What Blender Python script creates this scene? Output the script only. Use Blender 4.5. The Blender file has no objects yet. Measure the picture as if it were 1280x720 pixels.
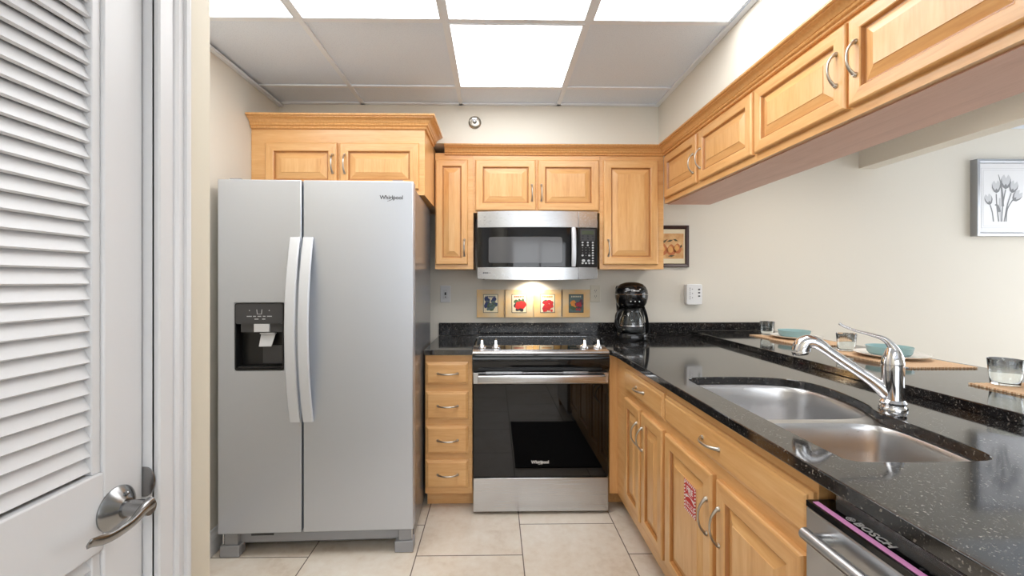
import bpy, bmesh, math, random
from mathutils import Vector, Matrix
random.seed(7)
C = bpy.context.scene
COL = C.collection
PI = math.pi

# ------------------------------------------------------------------ camera, world, exposure
cam_d = bpy.data.cameras.new('camera')
cam = bpy.data.objects.new('camera', cam_d); COL.objects.link(cam)
cam.location = (0, 0, 1.295)
cam.rotation_euler = (PI/2, 0, -math.atan(0.015))
cam_d.sensor_width = 36.0
cam_d.lens = 525.0/1280.0*36.0
cam_d.shift_x = (640-626.9)/1280.0
cam_d.shift_y = -8.0/1280.0
cam_d.clip_start = 0.02
C.camera = cam
w = bpy.data.worlds.new('daylight'); C.world = w; w.use_nodes = True
bg = w.node_tree.nodes['Background']; bg.inputs[0].default_value = (0.92, 0.96, 1.0, 1); bg.inputs[1].default_value = 3.1
C.view_settings.view_transform = 'Standard'; C.view_settings.look = 'None'
C.view_settings.gamma = 1.0; C.view_settings.use_curve_mapping = False
C.view_settings.exposure = 0.6
PANEL = 4.3        # emission of the ceiling light diffusers
DOWN = 22.0        # watts of the dining downlight
COOK = 0.5         # watts of the lamp under the microwave

# ------------------------------------------------------------------ materials
def lin(c):
    return tuple(((v/255.0)/12.92 if v/255.0 <= .04045 else ((v/255.0+.055)/1.055)**2.4) for v in c) + (1,)
def mat(name, rgb, rough=.5, metal=0.0, **kw):
    m = bpy.data.materials.new(name); m.use_nodes = True
    b = m.node_tree.nodes['Principled BSDF']
    b.inputs['Base Color'].default_value = lin(rgb)
    b.inputs['Roughness'].default_value = rough; b.inputs['Metallic'].default_value = metal
    for k, v in kw.items(): b.inputs[k.replace('_', ' ')].default_value = v
    return m
def nt(m):
    return m.node_tree.nodes, m.node_tree.links, m.node_tree.nodes['Principled BSDF']
def math_node(N, L, op, a, b=None, c=None):
    n = N.new('ShaderNodeMath'); n.operation = op
    for i, v in enumerate((a, b, c)):
        if v is None: continue
        if hasattr(v, 'links'): L.new(v, n.inputs[i])
        else: n.inputs[i].default_value = v
    return n.outputs[0]
def ramp(N, L, fac, stops):
    r = N.new('ShaderNodeValToRGB'); e = r.color_ramp.elements
    e[0].position, e[0].color = stops[0][0], stops[0][1]
    e[1].position, e[1].color = stops[-1][0], stops[-1][1]
    for p, c in stops[1:-1]:
        x = e.new(p); x.color = c
    L.new(fac, r.inputs[0]); return r.outputs[0]
def tex_vec(N, L, scale, kind='Object', offset=False):
    tc = N.new('ShaderNodeTexCoord'); mp = N.new('ShaderNodeMapping'); mp.inputs['Scale'].default_value = scale
    src = tc.outputs[kind]
    if offset:
        oi = N.new('ShaderNodeObjectInfo'); ad = N.new('ShaderNodeVectorMath'); ad.operation = 'ADD'
        ml = N.new('ShaderNodeVectorMath'); ml.operation = 'SCALE'; ml.inputs[0].default_value = (3.1, 7.7, 5.3)
        L.new(oi.outputs['Random'], ml.inputs['Scale']); L.new(src, ad.inputs[0]); L.new(ml.outputs[0], ad.inputs[1]); src = ad.outputs[0]
    L.new(src, mp.inputs[0]); return mp.outputs[0]
def noise(N, L, vec, scale, detail=4, rough=.55, dist=0):
    n = N.new('ShaderNodeTexNoise'); n.inputs['Scale'].default_value = scale; n.inputs['Detail'].default_value = detail
    n.inputs['Roughness'].default_value = rough; n.inputs['Distortion'].default_value = dist
    L.new(vec, n.inputs['Vector']); return n.outputs['Fac']
def bump(N, L, b, h, strength, dist=.002):
    bn = N.new('ShaderNodeBump'); bn.inputs['Strength'].default_value = strength; bn.inputs['Distance'].default_value = dist
    L.new(h, bn.inputs['Height']); L.new(bn.outputs[0], b.inputs['Normal'])

def wood(name, light, mid, dark, axis, rough=.32):
    m = mat(name, mid, rough); N, L, b = nt(m)
    sc = {'z': (9, 9, .9), 'x': (.9, 9, 9), 'y': (9, .9, 9)}[axis]
    v = tex_vec(N, L, sc, offset=True)
    f = noise(N, L, v, 2.2, 6, .6, .6)
    f2 = noise(N, L, v, 14, 3, .5)
    s = math_node(N, L, 'MULTIPLY_ADD', f2, .35, math_node(N, L, 'MULTIPLY', f, .75))
    L.new(ramp(N, L, s, [(.32, lin(dark)), (.52, lin(mid)), (.72, lin(light))]), b.inputs['Base Color'])
    b.inputs['Coat Weight'].default_value = .25; b.inputs['Coat Roughness'].default_value = .18
    return m
MAPLE = ((231, 184, 125), (222, 169, 108), (206, 148, 88))
M = {}
M['maple_v'] = wood('maple_vertical_grain', *MAPLE, 'z')
M['maple_h'] = wood('maple_horizontal_grain', *MAPLE, 'x')
M['maple_under'] = wood('maple_veneer_underside', (226, 176, 152), (219, 167, 142), (208, 154, 130), 'x', .45)
M['maple_groove'] = wood('maple_dark_groove', (190, 134, 76), (180, 122, 66), (166, 108, 56), 'z')  # darker maple tone for the groove faces around the raised door panels
m = mat('curly_maple_crown', (222, 168, 106), .3); N, L, b = nt(m)
v = tex_vec(N, L, (60, 60, 4)); f = noise(N, L, v, 2, 3)
L.new(ramp(N, L, f, [(.3, lin((214, 157, 94))), (.7, lin((228, 176, 115)))]), b.inputs['Base Color'])
b.inputs['Coat Weight'].default_value = .25; M['crown'] = m

def granite():
    m = mat('black_granite', (20, 20, 22), .07); m.node_tree.nodes['Principled BSDF'].inputs['IOR'].default_value = 2.0; N, L, b = nt(m)
    v = tex_vec(N, L, (1, 1, 1))
    n1 = noise(N, L, v, 70, 5, .65)
    fa = noise(N, L, v, 150, 2, .5); fb = noise(N, L, tex_vec(N, L, (1.7, 1.7, 1.7)), 210, 2, .5); fcol = noise(N, L, v, 40, 1)
    fleck = math_node(N, L, 'MAXIMUM', ramp(N, L, fa, [(.64, (0, 0, 0, 1)), (.68, (1, 1, 1, 1))]), ramp(N, L, fb, [(.65, (0, 0, 0, 1)), (.69, (.8, .8, .8, 1))]))
    base = ramp(N, L, n1, [(.35, lin((10, 10, 12))), (.55, lin((26, 25, 27))), (.72, lin((52, 49, 46)))])
    fc = ramp(N, L, fcol, [(.3, lin((84, 82, 80))), (.7, lin((150, 144, 134)))])
    mx = N.new('ShaderNodeMix'); mx.data_type = 'RGBA'; L.new(fleck, mx.inputs[0]); L.new(base, mx.inputs[6]); L.new(fc, mx.inputs[7])
    L.new(mx.outputs[2], b.inputs['Base Color'])
    return m
M['granite'] = granite()
M['granite_splash'] = granite(); M['granite_splash'].name = 'black_granite_backsplash'; M['granite_splash'].node_tree.nodes['Principled BSDF'].inputs['IOR'].default_value = 1.4; M['granite_splash'].node_tree.nodes['Principled BSDF'].inputs['Roughness'].default_value = .14

def brushed(name, rgb, rough, axis, amount=.10):
    m = mat(name, rgb, rough, 1.0); N, L, b = nt(m)
    sc = {'z': (220, 220, 1.5), 'x': (1.5, 220, 220)}[axis]
    f = noise(N, L, tex_vec(N, L, sc), 2, 2)
    L.new(math_node(N, L, 'MULTIPLY_ADD', f, amount, rough-amount/2), b.inputs['Roughness'])
    return m
M['fridge_steel'] = brushed('fingerprint_resistant_steel', (196, 201, 209), .38, 'z')
M['fridge_steel'].node_tree.nodes['Principled BSDF'].inputs['Metallic'].default_value = .75
M['steel'] = brushed('brushed_steel', (200, 201, 203), .26, 'x')
M['steel_v'] = brushed('brushed_steel_vertical', (190, 191, 193), .3, 'z')
M['sink_steel'] = brushed('satin_sink_steel', (212, 212, 213), .3, 'x', .12)
M['chrome'] = mat('chrome', (228, 228, 230), .06, 1.0)
M['nickel'] = mat('brushed_nickel', (190, 184, 174), .28, 1.0)
M['dark_nickel'] = mat('satin_lever_metal', (150, 150, 150), .24, 1.0)
M['handle_grey'] = mat('pale_satin_handle', (216, 220, 226), .38, .4)
M['fridge_side'] = mat('grey_enamel', (126, 127, 130), .22, .35)
M['fridge_grey'] = mat('grey_plastic', (150, 151, 154), .5)
M['black'] = mat('black_plastic', (16, 16, 17), .3)
M['black_gloss'] = mat('black_gloss', (12, 12, 13), .06)
M['black_glass'] = mat('black_oven_glass', (8, 8, 9), .03)
M['soft_black'] = mat('dull_black', (14, 14, 15), .7)
M['charcoal'] = mat('charcoal_panel', (62, 62, 64), .35)
M['window_grey'] = mat('microwave_window', (86, 86, 88), .1)
M['white_plastic'] = mat('white_plastic', (232, 232, 232), .35)
M['pale_grey'] = mat('pale_grey_plastic', (205, 206, 208), .4)
M['label_white'] = mat('printed_white', (225, 225, 225), .6)
M['label_dark'] = mat('printed_dark', (52, 52, 56), .6)
M['pink'] = mat('pink_protective_strip', (226, 152, 204), .5)
M['paint_white'] = mat('white_trim_paint', (216, 216, 217), .35)
M['ivory'] = mat('ivory_plastic', (214, 207, 190), .4)
M['teal'] = mat('teal_glaze', (150, 184, 186), .2)
M['china'] = mat('white_china', (236, 232, 226), .15)
M['dark_wood'] = mat('dark_walnut_frame', (58, 34, 30), .35)
M['silver_frame'] = mat('silver_frame', (168, 170, 174), .3, .85)
M['mat_board'] = mat('white_mat_board', (232, 232, 234), .25)
M['ink_grey'] = mat('grey_ink', (128, 129, 132), .5)
M['ink_pale'] = mat('pale_grey_ink', (196, 197, 200), .5)
M['red'] = mat('red_print', (196, 44, 38), .5)
M['white_print'] = mat('white_print', (236, 230, 226), .5)
M['lcd'] = mat('lcd_screen', (70, 78, 62), .2)
M['button'] = mat('grey_button', (186, 188, 190), .5)
M['dark_rug'] = mat('dark_rug', (34, 31, 30), .95)
M['rug_edge'] = mat('rug_border', (22, 19, 19), .95)
g = mat('clear_glass', (246, 249, 249), 0.0); gb = g.node_tree.nodes['Principled BSDF']
gb.inputs['Transmission Weight'].default_value = 1.0; gb.inputs['IOR'].default_value = 1.45; M['glass'] = g

def wall_paint(name, rgb):
    m = mat(name, rgb, .6); N, L, b = nt(m)
    bump(N, L, b, noise(N, L, tex_vec(N, L, (1, 1, 1)), 160, 3), .12, .001); return m
M['wall'] = wall_paint('cream_wall_paint', (222, 216, 204))
M['wall_plain'] = wall_paint('pale_wall_paint', (226, 227, 228))
M['wall_entry'] = wall_paint('cream_entry_paint', (214, 206, 188))
m = mat('ceiling_tile', (232, 240, 251), .85); N, L, b = nt(m)
v = tex_vec(N, L, (1, 1, 1)); f = noise(N, L, v, 260, 2)
L.new(ramp(N, L, f, [(.32, lin((214, 222, 236))), (.45, lin((232, 240, 251)))]), b.inputs['Base Color']); M['ceiling'] = m
M['grid'] = mat('ceiling_grid_paint', (236, 240, 246), .5)

def floor_mat():
    m = mat('beige_floor_tile', (220, 208, 192), .3); N, L, b = nt(m)
    tc = N.new('ShaderNodeTexCoord'); sp = N.new('ShaderNodeSeparateXYZ'); L.new(tc.outputs['Object'], sp.inputs[0])
    T = .504
    u = math_node(N, L, 'DIVIDE', math_node(N, L, 'SUBTRACT', sp.outputs[0], .130), T)
    col = math_node(N, L, 'FLOOR', u)
    odd = math_node(N, L, 'MODULO', math_node(N, L, 'ADD', col, 40), 2)
    vv = math_node(N, L, 'ADD', math_node(N, L, 'DIVIDE', math_node(N, L, 'SUBTRACT', sp.outputs[1], 2.24), T), math_node(N, L, 'MULTIPLY', odd, .5))
    row = math_node(N, L, 'FLOOR', vv)
    fu = math_node(N, L, 'FRACT', u); fv = math_node(N, L, 'FRACT', vv)
    e = math_node(N, L, 'MINIMUM', math_node(N, L, 'MINIMUM', fu, math_node(N, L, 'SUBTRACT', 1, fu)), math_node(N, L, 'MINIMUM', fv, math_node(N, L, 'SUBTRACT', 1, fv)))
    grout = math_node(N, L, 'LESS_THAN', e, .0052)
    cb = N.new('ShaderNodeCombineXYZ'); L.new(col, cb.inputs[0]); L.new(row, cb.inputs[1])
    wn = N.new('ShaderNodeTexWhiteNoise'); L.new(cb.outputs[0], wn.inputs['Vector'])
    ad = N.new('ShaderNodeVectorMath'); ad.operation = 'MULTIPLY_ADD'; ad.inputs[1].default_value = (5, 5, 5)
    L.new(wn.outputs['Color'], ad.inputs[0]); L.new(tc.outputs['Object'], ad.inputs[2])
    n1 = noise(N, L, ad.outputs[0], 3.2, 6, .62, .4); n2 = noise(N, L, ad.outputs[0], 26, 4, .6)
    s = math_node(N, L, 'MULTIPLY_ADD', n2, .35, math_node(N, L, 'MULTIPLY', n1, .7))
    tile = ramp(N, L, s, [(.34, lin((200, 183, 163))), (.5, lin((217, 205, 189))), (.68, lin((227, 219, 207)))])
    mx = N.new('ShaderNodeMix'); mx.data_type = 'RGBA'; L.new(grout, mx.inputs[0]); L.new(tile, mx.inputs[6]); mx.inputs[7].default_value = lin((110, 98, 88))
    L.new(mx.outputs[2], b.inputs['Base Color'])
    L.new(math_node(N, L, 'MULTIPLY_ADD', grout, .5, .32), b.inputs['Roughness'])
    return m
M['floor'] = floor_mat()

def weave():
    m = mat('woven_straw', (205, 165, 122), .85); N, L, b = nt(m)
    v = tex_vec(N, L, (1, 1, 1)); w1 = N.new('ShaderNodeTexWave'); w1.inputs['Scale'].default_value = 60; w1.bands_direction = 'X'; L.new(v, w1.inputs[0])
    w2 = N.new('ShaderNodeTexWave'); w2.inputs['Scale'].default_value = 42; w2.bands_direction = 'Y'; L.new(v, w2.inputs[0])
    s = math_node(N, L, 'MULTIPLY_ADD', w2.outputs['Fac'], .5, math_node(N, L, 'MULTIPLY', w1.outputs['Fac'], .5))
    L.new(ramp(N, L, s, [(.15, lin((200, 152, 112))), (.5, lin((228, 190, 150))), (.9, lin((242, 216, 184)))]), b.inputs['Base Color'])
    bump(N, L, b, s, .8, .002); return m
M['straw'] = weave()
m = mat('pear_print', (216, 170, 108), .4); N, L, b = nt(m)
L.new(ramp(N, L, noise(N, L, tex_vec(N, L, (1, 1, 1)), 18, 5), [(.3, lin((196, 140, 82))), (.7, lin((230, 194, 140)))]), b.inputs['Base Color']); M['pear_ground'] = m
m = mat('amber_tile', (226, 186, 128), .3); N, L, b = nt(m)
L.new(ramp(N, L, noise(N, L, tex_vec(N, L, (1, 1, 1), offset=True), 7, 2), [(.3, lin((212, 196, 164))), (.65, lin((228, 182, 112)))]), b.inputs['Base Color']); M['amber_tile'] = m
em = bpy.data.materials.new('light_diffuser'); em.use_nodes = True
eb = em.node_tree.nodes['Principled BSDF']; eb.inputs['Emission Color'].default_value = (.97, .985, 1, 1); eb.inputs['Emission Strength'].default_value = PANEL
M['diffuser'] = em
em = bpy.data.materials.new('lamp_lens'); em.use_nodes = True
eb = em.node_tree.nodes['Principled BSDF']; eb.inputs['Emission Color'].default_value = (1, .93, .82, 1); eb.inputs['Emission Strength'].default_value = 8
M['lens'] = em

# ------------------------------------------------------------------ mesh helpers
class B:
    def __init__(s): s.bm = bmesh.new(); s.mi = 0
    def f(s, vs):
        try:
            fc = s.bm.faces.new(vs); fc.material_index = s.mi; return fc
        except ValueError: return None
    def v(s, p): return s.bm.verts.new(p)
    def box(s, x0, x1, y0, y1, z0, z1):
        p = [s.v((x, y, z)) for z in (z0, z1) for y in (y0, y1) for x in (x0, x1)]
        for q in ((0, 2, 3, 1), (4, 5, 7, 6), (0, 1, 5, 4), (2, 6, 7, 3), (0, 4, 6, 2), (1, 3, 7, 5)): s.f([p[i] for i in q])
        return s
    def rings(s, rs, cap0=True, cap1=True, closed=True):
        R = [[s.v(p) for p in r] for r in rs]; n = len(R[0])
        for a, b in zip(R, R[1:]):
            for i in range(n if closed else n-1):
                j = (i+1) % n; s.f([a[i], a[j], b[j], b[i]])
        if cap0: s.f(R[0][::-1])
        if cap1: s.f(R[-1])
        return s
    def tube(s, path, r, n=10, flat=1.0, up=(0, 0, 1)):
        P = [Vector(p) for p in path]; rs = []
        for i, p in enumerate(P):
            t = (P[min(i+1, len(P)-1)]-P[max(i-1, 0)]).normalized()
            u = Vector(up); u = (u-t*u.dot(t))
            if u.length < 1e-4: u = Vector((1, 0, 0))-t*t.x
            u.normalize(); q = t.cross(u)
            rr = r[i] if isinstance(r, (list, tuple)) else r
            fl = flat[i] if isinstance(flat, (list, tuple)) else flat
            rs.append([p+q*(rr*math.cos(a))+u*(rr*fl*math.sin(a)) for a in [2*PI*k/n for k in range(n)]])
        return s.rings(rs)
    def cyl(s, p0, p1, r0, r1=None, n=24): return s.tube([p0, p1], [r0, r0 if r1 is None else r1], n, up=(0.01, 0.02, 1) if abs((Vector(p1)-Vector(p0)).normalized().z) < .9 else (1, 0, 0))
    def lathe(s, prof, c=(0, 0, 0), n=32, axis='z', cap0=True, cap1=True, sx=1.0, sy=1.0):
        rs = []
        for r, h in prof:
            ring = []
            for k in range(n):
                a = 2*PI*k/n; x, y = r*math.cos(a)*sx, r*math.sin(a)*sy
                q = {'z': (x, y, h), 'y': (x, -h, y), 'x': (-h, -x, y)}[axis]   # y: towards -Y, x: towards -X
                ring.append((c[0]+q[0], c[1]+q[1], c[2]+q[2]))
            rs.append(ring)
        return s.rings(rs, cap0, cap1)
    def prism(s, poly, z0, z1):
        return s.rings([[(x, y, z0) for x, y in poly], [(x, y, z1) for x, y in poly]])
    def wallpoly(s, poly, y0, y1):      # polygon in x,z given thickness along y
        return s.rings([[(x, y0, z) for x, z in poly], [(x, y1, z) for x, z in poly]])
    def rect_rings(s, w, h, prof, x0=0, z0=0, cap1=True, hmat=None, gmat=None, gset=()):   # nested rectangles facing -Y: (inset, y)
        R = []
        for i, y in prof:
            R.append([s.v(p) for p in ((x0+i, y, z0+i), (x0+w-i, y, z0+i), (x0+w-i, y, z0+h-i), (x0+i, y, z0+h-i))])
        s.f(R[0][::-1])
        for ri, (a, b) in enumerate(zip(R, R[1:])):
            for k in range(4):
                j = (k+1) % 4; fc = s.f([a[k], a[j], b[j], b[k]])
                if fc and hmat is not None and k in (0, 2): fc.material_index = hmat
                if fc and ri in gset: fc.material_index = gmat
        if cap1: s.f(R[-1])
        return s
    def done(s, name, mats, parent=None, smooth=None, bevel=0, loc=None, rot=None, seg=2, label=None):
        bmesh.ops.recalc_face_normals(s.bm, faces=s.bm.faces[:])
        me = bpy.data.meshes.new(name); s.bm.to_mesh(me); s.bm.free()
        for x in (mats if isinstance(mats, (list, tuple)) else [mats]): me.materials.append(M[x])
        o = bpy.data.objects.new(name, me); COL.objects.link(o)
        if smooth is not None:
            for p in me.polygons: p.use_smooth = True
            me.set_sharp_from_angle(angle=math.radians(smooth))
        if bevel:
            md = o.modifiers.new('edge', 'BEVEL'); md.width = bevel; md.segments = seg; md.limit_method = 'ANGLE'; md.angle_limit = math.radians(40)
            if smooth is None:
                for p in me.polygons: p.use_smooth = True
                me.set_sharp_from_angle(angle=math.radians(50)); md.harden_normals = False
        if parent: o.parent = parent
        if loc: o.location = loc
        if rot: o.rotation_euler = rot
        if label: o['label'] = label
        return o
def tag(o, label, cat, group=None):
    o['label'] = label; o['category'] = cat
    if group: o['group'] = group
    return o
def thing(name, label, cat, loc=(0, 0, 0), rz=0, group=None):
    o = bpy.data.objects.new(name, None); COL.objects.link(o); o.empty_display_size = .1
    o.location = loc; o.rotation_euler = (0, 0, rz); return tag(o, label, cat, group)
def struct(o): o['kind'] = 'structure'; return o
def dup(root, label, loc, rz=None, group=None):
    r = root.copy(); COL.objects.link(r); r.location = loc; r['label'] = label
    if rz is not None: r.rotation_euler = (0, 0, rz)
    if group: r['group'] = group
    for ch in list(root.children):
        c = ch.copy(); COL.objects.link(c); c.parent = r
        for gch in list(ch.children):
            d = gch.copy(); COL.objects.link(d); d.parent = c
    return r
def smooth_loop(pts, n=6):
    out = []; N_ = len(pts)
    for i in range(N_):
        p0, p1, p2, p3 = (Vector(pts[(i+k-1) % N_]) for k in range(4))
        for k in range(n):
            t = k/n
            out.append(tuple(.5*((2*p1)+(-p0+p2)*t+(2*p0-5*p1+4*p2-p3)*t*t+(-p0+3*p1-3*p2+p3)*t**3)))
    return out
def smooth_path(pts, n=6):
    out = []; Q = [Vector(p) for p in pts]
    for i in range(len(Q)-1):
        p0 = Q[max(i-1, 0)]; p1 = Q[i]; p2 = Q[i+1]; p3 = Q[min(i+2, len(Q)-1)]
        for k in range(n):
            t = k/n; out.append(.5*((2*p1)+(-p0+p2)*t+(2*p0-5*p1+4*p2-p3)*t*t+(-p0+3*p1-3*p2+p3)*t**3))
    out.append(Q[-1]); return out
def slab(name, loops, z0, z1, mt, bev=.003, parent=None):      # flat slab with holes, via a filled curve
    cu = bpy.data.curves.new(name, 'CURVE'); cu.dimensions = '2D'; cu.fill_mode = 'BOTH'
    cu.extrude = (z1-z0)/2-bev; cu.bevel_depth = bev; cu.bevel_resolution = 2; cu.offset = -bev
    for lp in loops:
        sp = cu.splines.new('POLY'); sp.points.add(len(lp)-1); sp.use_cyclic_u = True
        for p, q in zip(sp.points, lp): p.co = (q[0], q[1], 0, 1)
    t = bpy.data.objects.new('tmp', cu); COL.objects.link(t)
    me = bpy.data.meshes.new_from_object(t.evaluated_get(bpy.context.evaluated_depsgraph_get()))
    bpy.data.objects.remove(t); bpy.data.curves.remove(cu)
    for vx in me.vertices: vx.co.z += (z0+z1)/2
    me.name = name; me.materials.clear(); me.materials.append(M[mt])
    for p in me.polygons: p.use_smooth = False
    o = bpy.data.objects.new(name, me); COL.objects.link(o); o.parent = parent; return o
def text(name, body, size, mt, parent, loc, rot=(PI/2, 0, 0), ext=.0004, align='CENTER', sx=1.0, bold=.02):
    cu = bpy.data.curves.new(name, 'FONT'); cu.body = body; cu.size = size; cu.offset = size*bold; cu.extrude = ext; cu.align_x = align; cu.align_y = 'CENTER'; cu.resolution_u = 3
    t = bpy.data.objects.new('tmp', cu); COL.objects.link(t)
    me = bpy.data.meshes.new_from_object(t.evaluated_get(bpy.context.evaluated_depsgraph_get()))
    bpy.data.objects.remove(t); bpy.data.curves.remove(cu)
    for vx in me.vertices: vx.co.x *= sx
    me.name = name; me.materials.clear(); me.materials.append(M[mt])
    o = bpy.data.objects.new(name, me); COL.objects.link(o); o.parent = parent; o.location = loc; o.rotation_euler = rot; return o
def offset_path(path, d, side):
    P = [Vector(p) for p in path]; out = []
    for i, p in enumerate(P):
        ns = []
        for a, b in ((i-1, i), (i, i+1)):
            if a >= 0 and b < len(P):
                t = (P[b]-P[a]).normalized(); ns.append(Vector((t.y, -t.x))*side)
        if len(ns) == 1: out.append(p+ns[0]*d)
        else: out.append(p+(ns[0]+ns[1])*d/(1+ns[0].dot(ns[1])))
    return out
def sweep(b, prof, path, side):
    offs = {}
    rows = [[(q.x, q.y, z) for q in offset_path(path, d, side)] for d, z in prof]
    rs = [[rows[k][i] for k in range(len(prof))] for i in range(len(path))]
    return b.rings(rs)

# ------------------------------------------------------------------ room shell
CZ = 2.402
struct(B().box(-1.5, 4.92, -2.6, 3.12, -.1, 0).done('floor', 'floor'))
struct(B().box(-1.345, 4.92, 3.0, 3.12, 0, CZ+.02).done('wall_back', 'wall'))
struct(B().box(-1.5, -1.345, -2.6, 3.12, 0, CZ+.02).done('wall_left', 'wall'))
b = B(); b.box(-1.5, -.5, -2.72, -2.6, 0, CZ+.02); b.box(2.3, 4.92, -2.72, -2.6, 0, CZ+.02); b.box(-.5, 2.3, -2.72, -2.6, 0, .95); b.box(-.5, 2.3, -2.72, -2.6, 2.1, CZ+.02)
struct(b.done('wall_rear', 'wall_plain'))
b = B()
for x in (-.5, .87, 2.23): b.box(x, x+.07, -2.69, -2.62, .95, 2.1)
b.box(-.43, 2.23, -2.69, -2.62, .95, 1.03); b.box(-.43, 2.23, -2.69, -2.62, 2.03, 2.1)
struct(b.done('added_fill_window', 'paint_white'))  # unseen window added behind the camera to let in fill daylight
b = B(); b.box(4.8, 4.92, -2.6, .5, 0, CZ+.02); b.box(4.8, 4.92, 2.7, 3.12, 0, CZ+.02); b.box(4.8, 4.92, .5, 2.7, 0, .35); b.box(4.8, 4.92, .5, 2.7, 2.2, CZ+.02)
struct(b.done('wall_right', 'wall'))
b = B()
for y in (.5, 1.57, 2.63): b.box(4.81, 4.89, y, y+.07, .35, 2.2)
b.box(4.81, 4.89, .5, 2.7, .35, .42); b.box(4.81, 4.89, .5, 2.7, 2.13, 2.2)
struct(b.done('window_1', 'paint_white'))
# entry wall with the closet doorway, and its end
b = B(); b.box(-.82, -.705, .8745, 1.0485, 0, CZ); b.box(-.82, -.705, .24, .8745, 2.05, CZ); b.box(-.82, -.705, -2.6, .24, 0, CZ); b.box(-1.345, -.82, .95, 1.0485, 0, CZ)
struct(b.done('wall_entry', 'wall_entry'))
struct(B().box(-1.345, 1.39, 2.635, 2.999, 2.162, CZ).done('wall_soffit_back', 'wall'))
struct(B().box(1.03, 1.39, .6, 2.634, 2.162, CZ).done('wall_soffit_right', 'wall'))
struct(B().box(2.63, 2.75, -2.6, 2.999, 2.112, CZ).done('trim_1', 'wall'))
struct(B().box(1.425, 1.52, .24, 2.999, 0, .913).done('wall_bar', 'wall'))
b = B(); b.box(-1.345, 4.92, -2.6, 3.0, CZ+.006, CZ+.05)
struct(b.done('ceiling', 'ceiling'))
b = B()
gx = [-.824, -.214, .396]; gy = [1.175, 1.785, 2.395, .565, -.045, -.655, -1.265, -1.875]
for x in gx: b.box(x-.012, x+.012, -2.6, 2.634, CZ-.004, CZ+.005)
for y in gy: b.box(-1.344, 1.029, y-.012, y+.012, CZ-.003, CZ+.005)
b.box(1.004, 1.0295, .6, 2.634, CZ-.005, CZ+.005); b.box(-1.3445, -1.32, 1.05, 2.634, CZ-.02, CZ-.008); b.box(-1.344, 1.029, 2.61, 2.634, CZ-.004, CZ+.005)
struct(b.done('trim_2', 'grid'))
# baseboard on the left wall
prof = [(0, .002), (.014, .002), (.014, .075), (.011, .09), (.006, .1), (.005, .115), (0, .118)]
b = B(); b.rings([[(-1.345+d, y, z) for d, z in prof] for y in (1.05, 2.998)]); struct(b.done('baseboard_left', 'paint_white'))

# ceiling lights
def ceiling_light(x0, x1, y0, y1, label, first=[None]):
    wd, dp = x1-x0, y1-y0
    t = thing('ceiling_light', label, 'ceiling light', (x0, y0, CZ), 0, 'flat light panels in the ceiling grid')
    b = B(); i = .012
    b.box(0+i, wd-i, 0+i, .02, -.0055, .004); b.box(i, wd-i, dp-.02, dp-i, -.0055, .004); b.box(i, .02, .02, dp-.02, -.0055, .004); b.box(wd-.02, wd-i, .02, dp-.02, -.0055, .004)
    b.done('frame', 'grid', t)
    B().box(.02, wd-.02, .02, dp-.02, -.002, .003).done('diffuser', 'diffuser', t)
    return t
ceiling_light(-.214, .396, 1.785, 2.395, 'square light panel standing alone in the second ceiling row')
for x0, x1, s in ((-1.335, -.824, 'leftmost ceiling light panel of the front row, next to the entry wall'), (-.824, -.214, 'second ceiling light panel from the left in the front row'),
                  (-.214, .396, 'third front-row ceiling light panel, right in front of the lone second-row panel'), (.396, 1.006, 'rightmost ceiling light panel of the front row, beside the soffit')):
    ceiling_light(x0, x1, 1.175, 1.785, s)
for x0, x1, y, s in ((-.824, -.214, -1.265, 'left ceiling fill light panel added behind the camera'), (.396, 1.006, -1.265, 'right ceiling fill light panel added behind the camera'), (-.214, .396, -1.265, 'middle ceiling fill light panel added behind the camera')):
    ceiling_light(x0, x1, y, y+.61, s)  # unseen rear panels, added as fill light from the camera side

# dining downlight
t = thing('recessed_downlight', 'small recessed downlight in the dining ceiling beyond the raised bar', 'ceiling light', (1.95, 2.05, CZ))
B().lathe([(.045, -.004), (.07, -.006), (.075, -.001), (.075, .004)], n=32).done('trim_ring', 'paint_white', t, 40)
B().lathe([(.001, -.0045), (.044, -.0045), (.044, .002)], n=24).done('lens', 'lens', t)
ld = bpy.data.lights.new('downlight_bulb', 'SPOT'); ld.energy = DOWN; ld.spot_size = math.radians(164); ld.spot_blend = .9; ld.shadow_soft_size = .025; ld.color = (1, .95, .88)
lo = bpy.data.objects.new('bulb', ld); COL.objects.link(lo); lo.parent = t; lo.location = (0, 0, -.06)

# ------------------------------------------------------------------ closet door on the left
DX = -.722
b = B()
def dbox(y0, y1, z0, z1, x0=-.757, x1=DX): b.box(x0, x1, y0, y1, z0, z1)
dbox(.786, .871, .012, 2.03); dbox(.262, .347, .012, 2.03); dbox(.347, .786, 1.92, 2.03); dbox(.347, .786, .80, .944); dbox(.347, .786, .012, .2)
door = struct(b.done('door_1', 'paint_white', bevel=.003))
b = B()
for z0, z1 in ((.944, 1.92), (.2, .80)):
    for y0, y1 in ((.769, .786), (.347, .364)):
        b.box(-.752, DX-.006, y0, y1, z0, z1)
b.done('louver_stop', 'paint_white', door, bevel=.002)
b = B()
for z0, z1 in ((.944, 1.92), (.2, .80)):
    n = int((z1-z0)/.0283)
    for k in range(n):
        z = z0+.012+k*.0283
        a = math.radians(62); c_, s_ = math.cos(a), math.sin(a); L_ = .034; th = .0065
        # slat: lower edge outwards, upper edge inside
        p0 = Vector((DX-.008, z-.004)); u = Vector((-c_, s_)); nn = Vector((s_, c_))
        poly = [p0, p0+u*L_, p0+u*L_-nn*th, p0-nn*th]
        b.rings([[(q.x, y, q.y) for q in poly] for y in (.364, .769)])
b.done('louver_slats', 'paint_white', door)
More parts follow.
